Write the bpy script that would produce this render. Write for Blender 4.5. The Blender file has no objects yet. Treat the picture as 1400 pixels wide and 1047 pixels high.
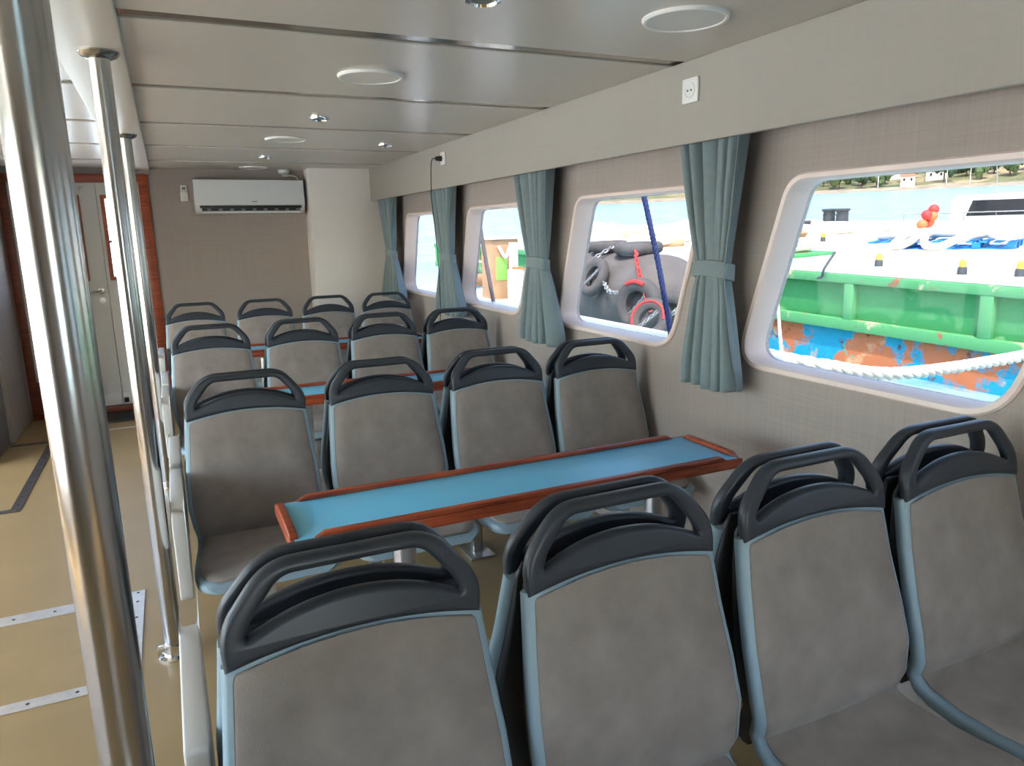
import bpy, bmesh, math, random
from mathutils import Vector, Matrix
import numpy as np

random.seed(7)
S = bpy.context.scene
COL = S.collection

# ------------------------------------------------------------------ camera
H = 1.47
FPX, YAW, PITCH, ROLL = 995.1, math.radians(24.84), math.radians(11.81), math.radians(-1.214)
def cam_axes():
    cy, sy, cp, sp = math.cos(YAW), math.sin(YAW), math.cos(PITCH), math.sin(PITCH)
    fw = Vector((sy*cp, cy*cp, -sp)); rt = Vector((cy, -sy, 0)); up = rt.cross(fw)
    cr, sr = math.cos(ROLL), math.sin(ROLL)
    return cr*rt + sr*up, -sr*rt + cr*up, fw
RT, UP, FW = cam_axes()
cd = bpy.data.cameras.new('camera'); cam = bpy.data.objects.new('camera', cd); COL.objects.link(cam)
cd.sensor_width = 36; cd.lens = 36*FPX/1400; cd.clip_start = .02; cd.clip_end = 5000
m = Matrix((RT, UP, -FW)).transposed().to_4x4(); m.translation = (0, 0, H); cam.matrix_world = m
S.camera = cam

# ------------------------------------------------------------------ light
S.view_settings.view_transform = 'Standard'; S.view_settings.look = 'None'
S.view_settings.gamma = 1; S.view_settings.use_curve_mapping = False
S.view_settings.exposure = 2.4
W = bpy.data.worlds.new('world'); S.world = W; W.use_nodes = True
wn = W.node_tree.nodes; bg = wn['Background']
sky = wn.new('ShaderNodeTexSky'); sky.sky_type = 'NISHITA'; sky.sun_disc = False
sky.sun_elevation = math.radians(58); sky.sun_rotation = math.radians(215); sky.air_density = 1.0; sky.dust_density = 2.5
W.node_tree.links.new(sky.outputs[0], bg.inputs[0]); bg.inputs[1].default_value = .55
sd = bpy.data.lights.new('sun', 'SUN'); sd.energy = 5.0; sd.angle = math.radians(.6); sd.color = (1, .95, .87)
sun = bpy.data.objects.new('sun', sd); COL.objects.link(sun)
sun.rotation_euler = Vector((-.36, -.34, .87)).to_track_quat('Z', 'Y').to_euler()

# ------------------------------------------------------------------ pixel helpers (direction only)
def ray(u, v): return RT*((u-700)/FPX) + UP*(-(v-523.5)/FPX) + FW
C0 = Vector((0, 0, H))
def onz(u, v, z): d = ray(u, v); return C0 + d*((z-H)/d.z)
def onx(u, v, x): d = ray(u, v); return C0 + d*(x/d.x)
def ony(u, v, y): d = ray(u, v); return C0 + d*(y/d.y)
# the moored ship lies slightly heeled and trimmed: outside frame (sea level) against the cabin
ex = Vector((1, 0, .038)).normalized(); ey = Vector((0, 1, .018)); ey = (ey-ex*ey.dot(ex)).normalized(); ez = ex.cross(ey)
EM = Matrix((ex, ey, ez)); EMT = EM.transposed(); EM4 = EMT.to_4x4()
CE = EM @ C0
def eray(u, v): return EM @ ray(u, v)
def eZ(u, v, Z): d = eray(u, v); return CE + d*((Z-CE.z)/d.z)
def eX(u, v, X): d = eray(u, v); return CE + d*((X-CE.x)/d.x)
def eD(u, v, D): d = eray(u, v); return CE + d*(D/math.hypot(d.x, d.y))

# ------------------------------------------------------------------ materials
def srgb(r, g, b): return tuple(((c/255+.055)/1.055)**2.4 if c > 10 else c/3294.6 for c in (r, g, b)) + (1,)
MATS = {}
def mat(name, col, rough=.5, metal=0., spec=.5, noise=0., nscale=20., bump=0., bscale=200., stretch=None, sheen=0., coat=0.):
    M = bpy.data.materials.new(name); M.use_nodes = True; nt = M.node_tree; p = nt.nodes['Principled BSDF']; L = nt.links
    p.inputs['Base Color'].default_value = col; p.inputs['Roughness'].default_value = rough
    p.inputs['Metallic'].default_value = metal; p.inputs['Specular IOR Level'].default_value = spec
    p.inputs['Sheen Weight'].default_value = sheen; p.inputs['Coat Weight'].default_value = coat
    tc = nt.nodes.new('ShaderNodeTexCoord'); src = tc.outputs['Object']
    if stretch:
        mp = nt.nodes.new('ShaderNodeMapping'); mp.inputs['Scale'].default_value = stretch; L.new(src, mp.inputs[0]); src = mp.outputs[0]
    if noise:
        n = nt.nodes.new('ShaderNodeTexNoise'); n.inputs['Scale'].default_value = nscale; n.inputs['Detail'].default_value = 5
        L.new(src, n.inputs['Vector'])
        r = nt.nodes.new('ShaderNodeMapRange'); r.inputs[1].default_value = .3; r.inputs[2].default_value = .7
        r.inputs[3].default_value = 1-noise; r.inputs[4].default_value = 1+noise; L.new(n.outputs[0], r.inputs[0])
        mx = nt.nodes.new('ShaderNodeVectorMath'); mx.operation = 'SCALE'; mx.inputs[0].default_value = col[:3]
        L.new(r.outputs[0], mx.inputs['Scale']); L.new(mx.outputs[0], p.inputs['Base Color'])
    if bump:
        n2 = nt.nodes.new('ShaderNodeTexNoise'); n2.inputs['Scale'].default_value = bscale; n2.inputs['Detail'].default_value = 3
        L.new(src, n2.inputs['Vector'])
        b = nt.nodes.new('ShaderNodeBump'); b.inputs['Strength'].default_value = bump; b.inputs['Distance'].default_value = .002
        L.new(n2.outputs[0], b.inputs['Height']); L.new(b.outputs[0], p.inputs['Normal'])
    MATS[name] = M; return M
def linen(name, col, amt=.13):
    M = mat(name, col, .75, spec=.25); nt = M.node_tree; L = nt.links; p = nt.nodes['Principled BSDF']
    tc = nt.nodes.new('ShaderNodeTexCoord'); outs = []
    for sc in ((2, 2, 160), (160, 160, 2), (600, 600, 600)):
        mp = nt.nodes.new('ShaderNodeMapping'); mp.inputs['Scale'].default_value = sc; L.new(tc.outputs['Object'], mp.inputs[0])
        n = nt.nodes.new('ShaderNodeTexNoise'); n.inputs['Scale'].default_value = 1.; n.inputs['Detail'].default_value = 4; L.new(mp.outputs[0], n.inputs['Vector']); outs.append(n.outputs[0])
    a = nt.nodes.new('ShaderNodeMath'); a.operation = 'ADD'; L.new(outs[0], a.inputs[0]); L.new(outs[1], a.inputs[1])
    r = nt.nodes.new('ShaderNodeMapRange'); r.inputs[1].default_value = .7; r.inputs[2].default_value = 1.3; r.inputs[3].default_value = 1-amt; r.inputs[4].default_value = 1+amt
    L.new(a.outputs[0], r.inputs[0])
    mx = nt.nodes.new('ShaderNodeVectorMath'); mx.operation = 'SCALE'; mx.inputs[0].default_value = col[:3]
    L.new(r.outputs[0], mx.inputs['Scale']); L.new(mx.outputs[0], p.inputs['Base Color'])
    b = nt.nodes.new('ShaderNodeBump'); b.inputs['Strength'].default_value = .15; b.inputs['Distance'].default_value = .001
    L.new(a.outputs[0], b.inputs['Height']); L.new(b.outputs[0], p.inputs['Normal'])
    return M
def patchy(name, base, layers, rough=.7):
    """base colour with noise-shaped patches of paint / rust: layers = (colour, scale, threshold, softness)"""
    M = mat(name, base, rough); nt = M.node_tree; L = nt.links; p = nt.nodes['Principled BSDF']
    tc = nt.nodes.new('ShaderNodeTexCoord'); prev = None
    for i, (c, sc, th, so) in enumerate(layers):
        mp = nt.nodes.new('ShaderNodeMapping'); mp.inputs['Location'].default_value = (3.7*i, 1.3*i, 5.1*i); L.new(tc.outputs['Object'], mp.inputs[0])
        n = nt.nodes.new('ShaderNodeTexNoise'); n.inputs['Scale'].default_value = sc; n.inputs['Detail'].default_value = 6; n.inputs['Roughness'].default_value = .65
        L.new(mp.outputs[0], n.inputs['Vector'])
        r = nt.nodes.new('ShaderNodeMapRange'); r.inputs[1].default_value = th; r.inputs[2].default_value = th+so; L.new(n.outputs[0], r.inputs[0])
        x = nt.nodes.new('ShaderNodeMix'); x.data_type = 'RGBA'; L.new(r.outputs[0], x.inputs[0])
        if prev is None: x.inputs[6].default_value = base
        else: L.new(prev, x.inputs[6])
        x.inputs[7].default_value = c; prev = x.outputs[2]
    L.new(prev, p.inputs['Base Color']); return M
def glass(name, tint, gloss=.008):
    M = bpy.data.materials.new(name); M.use_nodes = True; nt = M.node_tree; nt.nodes.clear(); L = nt.links
    o = nt.nodes.new('ShaderNodeOutputMaterial'); t = nt.nodes.new('ShaderNodeBsdfTransparent'); g = nt.nodes.new('ShaderNodeBsdfGlossy'); x = nt.nodes.new('ShaderNodeMixShader')
    t.inputs[0].default_value = tint; g.inputs['Roughness'].default_value = .02; x.inputs[0].default_value = gloss
    L.new(t.outputs[0], x.inputs[1]); L.new(g.outputs[0], x.inputs[2]); L.new(x.outputs[0], o.inputs[0]); MATS[name] = M; return M
def wood(name, col, dark):
    M = mat(name, col, .35, spec=.5); nt = M.node_tree; L = nt.links; p = nt.nodes['Principled BSDF']
    tc = nt.nodes.new('ShaderNodeTexCoord'); mp = nt.nodes.new('ShaderNodeMapping'); mp.inputs['Scale'].default_value = (4, 60, 60); L.new(tc.outputs['Object'], mp.inputs[0])
    n = nt.nodes.new('ShaderNodeTexNoise'); n.inputs['Scale'].default_value = 1.5; n.inputs['Detail'].default_value = 6; L.new(mp.outputs[0], n.inputs['Vector'])
    cr = nt.nodes.new('ShaderNodeValToRGB'); cr.color_ramp.elements[0].position = .35; cr.color_ramp.elements[0].color = dark; cr.color_ramp.elements[1].position = .65; cr.color_ramp.elements[1].color = col
    L.new(n.outputs[0], cr.inputs[0]); L.new(cr.outputs[0], p.inputs['Base Color']); return M

linen('wall_linen', srgb(166, 155, 147), .07); linen('pelmet_linen', srgb(162, 156, 147), .015); linen('column_linen', srgb(226, 220, 213), .02)
mat('ceiling_panel', srgb(192, 186, 176), .28, spec=.5); mat('seam_metal', srgb(158, 148, 136), .16, metal=1.)
mat('beam_white', srgb(205, 200, 190), .4)
mat('floor_vinyl', srgb(154, 128, 84), .42, noise=.06, nscale=3, bump=.05, bscale=300)
mat('steel', (.47, .46, .445, 1), .2, metal=1.); mat('brushed_steel', (.62, .61, .59, 1), .28, metal=1., noise=.15, nscale=9)
mat('fabric', srgb(143, 134, 127), .85, spec=.2, noise=.17, nscale=11, bump=.35, bscale=700, sheen=.25)
mat('dark_plastic', srgb(49, 55, 62), .36, spec=.4, bump=.05, bscale=900); mat('black_plastic', srgb(40, 42, 46), .5)
mat('trim_plastic', srgb(140, 163, 174), .42); mat('arm_plastic', srgb(200, 198, 192), .4)
mat('laminate', srgb(112, 202, 238), .34, spec=.7); wood('teak', srgb(178, 84, 48), srgb(128, 52, 28)); wood('dark_teak', srgb(128, 60, 36), srgb(90, 38, 22))
mat('curtain_cloth', srgb(118, 132, 134), .7, spec=.3, noise=.05, nscale=40, bump=.2, bscale=900, sheen=.3)
mat('frame_white', srgb(230, 210, 200), .35); mat('door_white', srgb(216, 214, 208), .4); mat('white_plastic', srgb(225, 224, 218), .35)
mat('ac_white', srgb(214, 215, 214), .25); mat('dark_slot', srgb(34, 34, 36), .5); mat('grey_slot', srgb(120, 120, 120), .5); mat('grey_panel', srgb(128, 122, 118), .5, spec=.3)
mat('rubber', srgb(46, 44, 44), .8); mat('cable_black', srgb(28, 26, 26), .5); mat('chrome', (.8, .8, .8, 1), .12, metal=1.); mat('diffuser', srgb(205, 201, 192), .5)
mat('strip_metal', (.6, .57, .53, 1), .35, metal=.5, noise=.1, nscale=30); mat('dark_strip', srgb(95, 88, 82), .4, metal=.6)
mat('cloth_white', srgb(228, 226, 220), .8); mat('dark_red', srgb(110, 30, 30), .6); mat('print_grey', srgb(130, 132, 134), .5)
glass('tinted_glass', (.40, .405, .41, 1)); glass('clear_glass', (.92, .94, .94, 1))  # grey tint on the starboard panes added to hold down the bright outside
mat('ship_white', srgb(232, 231, 228), .4)
mat('sea_water', srgb(140, 178, 184), .2, noise=.4, nscale=.6, stretch=(1, .35, 1), bump=1., bscale=1.4)
MATS['sea_water'].node_tree.nodes['Bump'].inputs['Distance'].default_value = .25
patchy('barge_green', srgb(66, 150, 88), [(srgb(130, 185, 125), 1.2, .62, .03), (srgb(20, 160, 200), .55, .62, .02), (srgb(190, 150, 130), 2.5, .68, .03)])
patchy('barge_rim', srgb(88, 162, 104), [(srgb(200, 180, 150), 2.2, .58, .05), (srgb(40, 160, 190), 1.1, .63, .02), (srgb(165, 100, 70), 3.1, .60, .04)])
patchy('barge_rust', srgb(20, 150, 185), [(srgb(190, 112, 72), .9, .52, .04), (srgb(215, 165, 125), 1.8, .57, .08), (srgb(110, 60, 45), 3.3, .6, .05), (srgb(90, 165, 150), 2.7, .66, .03)])
patchy('barge_deck', srgb(214, 208, 196), [(srgb(190, 178, 158), .7, .55, .1), (srgb(160, 140, 120), 2.2, .66, .05)])
mat('rope_white', srgb(226, 214, 196), .9, noise=.15, nscale=12, bump=.8, bscale=60); mat('rope_blue', srgb(45, 58, 108), .8, noise=.3, nscale=60); mat('rope_grey', srgb(110, 100, 104), .8)
mat('tyre', srgb(84, 80, 78), .85, noise=.2, nscale=6); mat('fender_rubber', srgb(98, 92, 88), .75, noise=.2, nscale=2); mat('red_paint', srgb(200, 60, 55), .6); mat('orange_paint', srgb(225, 120, 70), .6)
mat('pallet_blue', srgb(25, 130, 200), .7); mat('bollard_dark', srgb(62, 66, 70), .6); mat('yellow_paint', srgb(215, 170, 60), .6); mat('galvanised', srgb(170, 170, 170), .5, metal=.6)
mat('rust_brown', srgb(176, 140, 104), .7, noise=.2, nscale=6); mat('lime_paint', srgb(140, 200, 90), .6); mat('boat_window', srgb(45, 45, 50), .2)
patchy('hillside', srgb(112, 112, 76), [(srgb(170, 150, 116), .012, .5, .06), (srgb(78, 92, 58), .02, .56, .05)])
patchy('foliage', srgb(84, 104, 62), [(srgb(108, 122, 78), 2., .5, .1)]); mat('foliage_dark', srgb(58, 82, 56), .9); mat('beach', srgb(150, 136, 116), .9, noise=.3, nscale=.1); mat('trunk', srgb(90, 70, 55), .9)
mat('house_white', srgb(226, 218, 205), .8); mat('roof_tile', srgb(186, 110, 80), .8)

# ------------------------------------------------------------------ mesh helpers
def finish(name, bm, m, parent=None, angle=35, loc=None):
    bmesh.ops.recalc_face_normals(bm, faces=bm.faces)
    me = bpy.data.meshes.new(name); bm.to_mesh(me); bm.free()
    me.materials.append(MATS[m]); me.shade_smooth(); me.set_sharp_from_angle(angle=math.radians(angle))
    return link(name, me, parent, loc)
def link(name, me, parent=None, loc=None):
    o = bpy.data.objects.new(name, me); COL.objects.link(o)
    if parent: o.parent = parent
    if loc is not None: o.location = loc
    return o
def empty(name, loc=(0, 0, 0), rz=0):
    o = bpy.data.objects.new(name, None); COL.objects.link(o); o.location = loc; o.rotation_euler = (0, 0, rz); o.empty_display_size = .1; return o
def tag(o, label=None, cat=None, group=None, kind=None):
    if label: o['label'] = label
    if cat: o['category'] = cat
    if group: o['group'] = group
    if kind: o['kind'] = kind
    return o
def kids(o): return [c for c in list(bpy.data.objects) if c.parent == o]
def copy_tree(o, parent=None):
    c = o.copy(); COL.objects.link(c); c.parent = parent
    for ch in o.children: copy_tree(ch, c)
    return c
def bx(bm, x0, x1, y0, y1, z0, z1, bev=0., seg=2, M=None):
    mt = Matrix.Translation(((x0+x1)/2, (y0+y1)/2, (z0+z1)/2)) @ Matrix.Diagonal((abs(x1-x0), abs(y1-y0), abs(z1-z0), 1))
    r = bmesh.ops.create_cube(bm, size=1, matrix=(M @ mt) if M else mt)
    if bev:
        es = list({e for v in r['verts'] for e in v.link_edges})
        bmesh.ops.bevel(bm, geom=es, offset=bev, segments=seg, affect='EDGES', profile=.5)
    return bm
def box(name, m, x0, x1, y0, y1, z0, z1, bev=0., parent=None, seg=2):
    return finish(name, bx(bmesh.new(), x0, x1, y0, y1, z0, z1, bev, seg), m, parent)
def rings(bm, R, closed=True, cap=True):
    vs = [[bm.verts.new(p) for p in r] for r in R]; n = len(R[0])
    for a, b in zip(vs, vs[1:]):
        for i in range(n if closed else n-1):
            j = (i+1) % n
            try: bm.faces.new((a[i], a[j], b[j], b[i]))
            except ValueError: pass
    if cap and closed:
        bm.faces.new(vs[0]); bm.faces.new(list(reversed(vs[-1])))
    return vs
def cyl(bm, p0, p1, r0, r1=None, n=24, cap=True):
    p0, p1 = Vector(p0), Vector(p1); r1 = r0 if r1 is None else r1
    d = (p1-p0).normalized(); a = d.orthogonal().normalized(); b = d.cross(a)
    rings(bm, [[p+(a*math.cos(2*math.pi*i/n)+b*math.sin(2*math.pi*i/n))*r for i in range(n)] for p, r in ((p0, r0), (p1, r1))], cap=cap); return bm
def lathe(bm, prof, origin=(0, 0, 0), axis='Z', n=32):
    o = Vector(origin); R = []
    for r, h in prof:
        ring = []
        for i in range(n):
            t = 2*math.pi*i/n; c, s = r*math.cos(t), r*math.sin(t)
            ring.append(o+Vector({'Z': (c, s, h), 'X': (h, c, s), 'Y': (s, h, c)}[axis]))
        R.append(ring)
    rings(bm, R); return bm
def smooth_path(P, n=8):
    P = [Vector(p) for p in P]; out = []
    for i in range(len(P)-1):
        a, b, c, d = P[max(i-1, 0)], P[i], P[i+1], P[min(i+2, len(P)-1)]
        for k in range(n):
            t = k/n; out.append(.5*((2*b)+(c-a)*t+(2*a-5*b+4*c-d)*t*t+(3*b-a-3*c+d)*t**3))
    return out+[P[-1]]
def tube(bm, P, r, n=8):
    P = [Vector(p) for p in P]; R = []; prev = None
    for i, p in enumerate(P):
        d = (P[min(i+1, len(P)-1)]-P[max(i-1, 0)]).normalized()
        a = d.orthogonal().normalized() if prev is None else (prev-d*prev.dot(d)).normalized()
        prev = a; b = d.cross(a)
        R.append([p+(a*math.cos(2*math.pi*k/n)+b*math.sin(2*math.pi*k/n))*r for k in range(n)])
    rings(bm, R); return bm
def round_poly(pts, r, n=6):
    out = []; N = len(pts); pts = [Vector(p) for p in pts]; rr = r if isinstance(r, (list, tuple)) else [r]*N
    for i in range(N):
        a, b, c = pts[i-1], pts[i], pts[(i+1) % N]; d1 = (a-b).normalized(); d2 = (c-b).normalized()
        p1, p2 = b+d1*rr[i], b+d2*rr[i]
        for k in range(n+1):
            t = k/n; out.append(p1*(1-t)**2+b*2*t*(1-t)+p2*t*t)
    return out
def plate(name, m, loops, t, mapf, bevel=0., parent=None, res=2, angle=35):
    """flat plate with holes: first loop outside, the others holes; mapf(a, b, w) -> 3D, w in -t/2..t/2"""
    cu = bpy.data.curves.new(name, 'CURVE'); cu.dimensions = '2D'; cu.fill_mode = 'BOTH'
    cu.extrude = t/2-bevel; cu.bevel_depth = bevel; cu.bevel_resolution = res; cu.offset = -bevel
    for L in loops:
        s = cu.splines.new('POLY'); s.points.add(len(L)-1); s.use_cyclic_u = True
        for q, p in zip(s.points, L): q.co = (p[0], p[1], 0, 1)
    o = bpy.data.objects.new('tmp', cu); me = bpy.data.meshes.new_from_object(o)
    bpy.data.objects.remove(o); bpy.data.curves.remove(cu)
    bm = bmesh.new(); bm.from_mesh(me); bpy.data.meshes.remove(me)
    bmesh.ops.remove_doubles(bm, verts=bm.verts, dist=1e-5)
    for v in bm.verts: v.co = mapf(*v.co)
    return finish(name, bm, m, parent, angle)
def interp(tab, x):
    xs = [a for a, _ in tab]; return float(np.interp(x, xs, [b for _, b in tab]))

# ================================================================== the room
ZC, XW, YE, XP = 2.045, 1.92, 7.05, 1.74      # ceiling, starboard wall, end wall, pelmet
XL, YA = -3.2, -2.6                            # port wall, aft wall
bmf = bmesh.new(); bx(bmf, XL, XW+.1, YA, YE, -.06, 0); tag(finish('floor', bmf, 'floor_vinyl'), kind='structure')

# windows (starboard): raked, rounded
WT, WB, SH = 1.624, .966, .215
WIN = [(2.10, .975), (3.515, .995), (5.0, 1.0), (6.44, 1.0), (.67, .98), (-.76, .98)]   # lower far corner y, width
def win_loop(yb, w, off=0.):
    pts = [(yb, WB), (yb-SH*1.0, WT), (yb-SH-w, WT), (yb-w, WB)]
    L = round_poly(pts, [.13, .07, .07, .12], 7)
    if off:
        c = sum(L, Vector((0, 0)))/len(L); N = len(L); O = []
        for i in range(N):
            t = (L[(i+1) % N]-L[i-1]); nrm = Vector((t.y, -t.x)).normalized()
            if nrm.dot(L[i]-c) < 0: nrm = -nrm
            O.append(L[i]+nrm*off)
        L = O
    return L
wl = [[(YA, 0), (YE, 0), (YE, ZC+.05), (YA, ZC+.05)]] + [win_loop(y, w) for y, w in WIN]
wall = plate('wall_right', 'wall_linen', wl, .04, lambda a, b, w: Vector((XW+.02+w, a, b))); tag(wall, kind='structure')
RD = .085
def window(n, yb, w, xin, sgn, glassm, label):
    root = tag(empty('window_%d' % n, (xin, yb-w/2, WB)), label, kind='structure'); off = Vector(root.location)
    prof = [(.014, 0), (.014, -.006), (.008, -.012), (-.006, -.010), (-.012, 0), (-.012, RD+.02), (.03, RD+.02), (.03, RD-.01), (.002, RD-.012), (.002, 0)]
    bm = bmesh.new(); R = []
    loops = {o: win_loop(yb, w, o) for o in {p[0] for p in prof}}
    for i in range(len(loops[.014])):
        R.append([Vector((xin+sgn*d, loops[o][i].x, loops[o][i].y))-off for o, d in prof])
    rings(bm, R+[R[0]], cap=False); bmesh.ops.remove_doubles(bm, verts=bm.verts, dist=1e-6)
    finish('window_frame', bm, 'frame_white', root)
    plate('pane', glassm, [win_loop(yb, w, -.004)], .006, lambda a, b, t: Vector((xin+sgn*(RD+.006)+t, a, b))-off, parent=root)
for i, (y, w) in enumerate(WIN):
    window(i+1, y, w, XW, 1, 'tinted_glass', 'raked ship window with rounded corners and pale frame')
# outer skin of the deckhouse
sk = [[(YA, -.2), (YE, -.2), (YE, ZC+.05), (YA, ZC+.05)]] + [win_loop(y, w, .02) for y, w in WIN]
plate('outer_skin', 'ship_white', sk, .02, lambda a, b, w: Vector((XW+RD+.005+w, a, b)), parent=wall)

# port wall and aft wall (behind the camera) with unseen windows added and sized to bring in daylight
PW = [(6.75, 1.36), (5.25, 1.36), (3.75, 1.36), (2.25, 1.36), (.75, 1.36)]
def rect(a0, a1, b0, b1, r=.08): return round_poly([(a0, b0), (a1, b0), (a1, b1), (a0, b1)], r, 4)
pl = [[(YA, 0), (YE, 0), (YE, ZC+.05), (YA, ZC+.05)]] + [rect(y-w, y, .40, 1.88) for y, w in PW]
wp = plate('wall_left', 'wall_linen', pl, .06, lambda a, b, w: Vector((XL-.03+w, a, b))); tag(wp, kind='structure')
for k, (y, w) in enumerate(PW):
    r = tag(empty('window_%d' % (10+k), (XL, y-w/2, .40)), 'unseen clear port side window added for daylight', kind='structure')
    plate('pane', 'clear_glass', [rect(-w/2-.01, w/2+.01, -.01, 1.49)], .006, lambda a, b, t: Vector((t-.05, a, b)), parent=r)
AWX = [(-.3, .7)]
al = [[(XL, 0), (XW, 0), (XW, ZC+.05), (XL, ZC+.05)]] + [rect(a, b, .9, 1.7) for a, b in AWX]
wa = plate('wall_back', 'wall_linen', al, .06, lambda a, b, w: Vector((a, YA-.03+w, b))); tag(wa, kind='structure')
for k, (a0, a1) in enumerate(AWX):
    r = tag(empty('window_%d' % (20+k), ((a0+a1)/2, YA, .9)), 'unseen clear aft window added for daylight', kind='structure')
    hw = (a1-a0)/2+.01
    plate('pane', 'clear_glass', [rect(-hw, hw, -.01, .81)], .006, lambda a, b, t: Vector((a, t-.05, b)), parent=r)

# end wall with door opening
DX0, DX1, DZ = -1.09, -.155, 1.93
wend = plate('wall_end', 'wall_linen', [[(XL, 0), (DX0-.02, 0), (DX0-.02, DZ+.02), (DX1+.02, DZ+.02), (DX1+.02, 0), (XW, 0), (XW, ZC+.05), (XL, ZC+.05)]], .06, lambda a, b, w: Vector((a, YE+.03+w, b)))
tag(wend, kind='structure')
colm = box('trim_1', 'column_linen', 1.2, XW+.02, 6.75, YE, 0, ZC+.02, .012); tag(colm, 'pale casing column between air conditioner and windows', kind='structure')
# partition at the left of the door
part = box('trim_2', 'grey_panel', -1.35, -1.19, 5.7, 6.28, 0, ZC, .01); tag(part, 'tall grey partition panel beside the aisle', kind='structure')
part2 = box('trim_3', 'wall_linen', -1.35, -1.165, 6.285, YE, 0, ZC, .008); tag(part2, 'narrow partition panel next to the wooden door frame', kind='structure')

# ceiling: panels with recessed bright metal seams, both sides of the beam
ceil = box('ceiling', 'seam_metal', XL, XW+.1, YA, YE+.06, ZC+.005, ZC+.05); tag(ceil, kind='structure')
seams = [2.285+1.01*k for k in range(-4, 5)]
edges = [YA]+seams+[YE]
SW = .043
for y0, y1 in zip(edges, edges[1:]):
    if y1-y0 < .05: continue
    for xa, xb in ((-.055, XW+.08), (-1.62, -.24), (XL, -1.64)):
        box('ceiling_panel', 'ceiling_panel', xa, xb, y0+SW, y1-SW, ZC, ZC+.006, .0015, ceil, 1)
beam = box('trim_4', 'beam_white', -.245, -.052, YA, YE, ZC-.018, ZC+.012, .006); tag(beam, 'long flat white ceiling beam holding the steel poles', kind='structure')
# pelmet board hiding the curtain rail
pelm = box('trim_5', 'pelmet_linen', XP, XP+.022, YA, 6.75, 1.763, ZC, .004); tag(pelm, 'long pale pelmet board above the windows', kind='structure')
bm = bmesh.new(); tube(bm, [(1.83, YA, 1.84), (1.83, 6.74, 1.84)], .01); finish('curtain_rail', bm, 'galvanised', pelm)

# ------------------------------------------------------------------ double door in the end wall
door = tag(empty('door_1', (-.6, YE, 0)), 'white double door in a reddish wooden frame', kind='structure'); do = Vector(door.location)
def dbox(name, m, x0, x1, y0, y1, z0, z1, bev=.004, parent=door):
    bm = bmesh.new(); bx(bm, x0-do.x, x1-do.x, y0-do.y, y1-do.y, z0, z1, bev); return finish(name, bm, m, parent)
dbox('door_jamb', 'dark_teak', -1.15, DX0, YE-.025, YE+.08, 0, 1.995); dbox('door_jamb', 'teak', DX1, -.08, YE-.025, YE+.08, 0, 1.995)
dbox('door_head', 'teak', DX0, DX1, YE-.025, YE+.08, DZ, 1.995); dbox('door_sill', 'dark_teak', DX0, DX1, YE-.03, YE+.08, 0, .055)
dbox('jamb_foot', 'dark_teak', -1.09, -1.05, YE-.03, YE+.0, .06, .32)
for (x0, x1, wx0, wx1) in ((DX0, -.477, -.95, -.63), (-.474, DX1, -.42, -.225)):
    rz = [(wx0, 1.16), (wx1, 1.16), (wx1, 1.80), (wx0, 1.80)]
    leaf = plate('door_leaf', 'door_white', [[(x0, .06), (x1, .06), (x1, DZ), (x0, DZ)], rz], .04, lambda a, b, w: Vector((a-do.x, w+.03, b)), .003, door)
    fr = plate('glazing_bead', 'teak', [[(wx0-.03, 1.13), (wx1+.03, 1.13), (wx1+.03, 1.83), (wx0-.03, 1.83)], rz], .06, lambda a, b, w: Vector((a-do.x, w+.03, b)), .004, leaf)
    plate('pane', 'clear_glass', [rz], .005, lambda a, b, w: Vector((a-do.x, w+.03, b)), parent=leaf)
    box('window_bar', 'grey_slot', wx0-do.x, wx1-do.x, .02, .04, 1.44, 1.46, 0, leaf)
    bm = bmesh.new(); bx(bm, x0-do.x+.005, x1-do.x-.005, -.002, .012, .06, .16, .004); finish('kick_plate', bm, 'door_white', leaf)
    if x0 == DX0:
        bm = bmesh.new(); lathe(bm, [(.026, 0), (.026, -.008), (.008, -.01), (.008, -.05)], (-.53-do.x, .012, 1.045), 'Y', 20)
        tube(bm, [(-.53-do.x, -.035, 1.045), (-.56-do.x, -.045, 1.045), (-.66-do.x, -.045, 1.04)], .009, 10); finish('door_handle', bm, 'steel', leaf)
        bm = bmesh.new(); lathe(bm, [(.024, 0), (.024, -.008), (.006, -.009)], (-.53-do.x, .012, .965), 'Y', 20); finish('lock_rose', bm, 'brushed_steel', leaf)
        bm = bmesh.new(); bx(bm, -.62-do.x, -.56-do.x, -.01, .012, 1.885, 1.90, .002); cyl(bm, (-.59-do.x, -.012, 1.90), (-.59-do.x, -.012, 1.86), .007, n=10); finish('top_bolt', bm, 'brushed_steel', leaf)
        box('gap_blocker', 'door_white', -.49-do.x, -.462-do.x, .052, .06, .07, DZ-.01, .001, leaf)  # hidden strip added behind the leaf gap to stop daylight leaking through
    else:
        bm = bmesh.new(); bx(bm, -.465-do.x, -.43-do.x, -.012, .012, .075, .12, .003); finish('bottom_bolt', bm, 'rubber', leaf)
mt = box('door_mat', 'rubber', -.95, -.19, 6.62, 6.98, .001, .016, .004); tag(mt, 'dark rubber mat on the floor before the door', 'mat')

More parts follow.
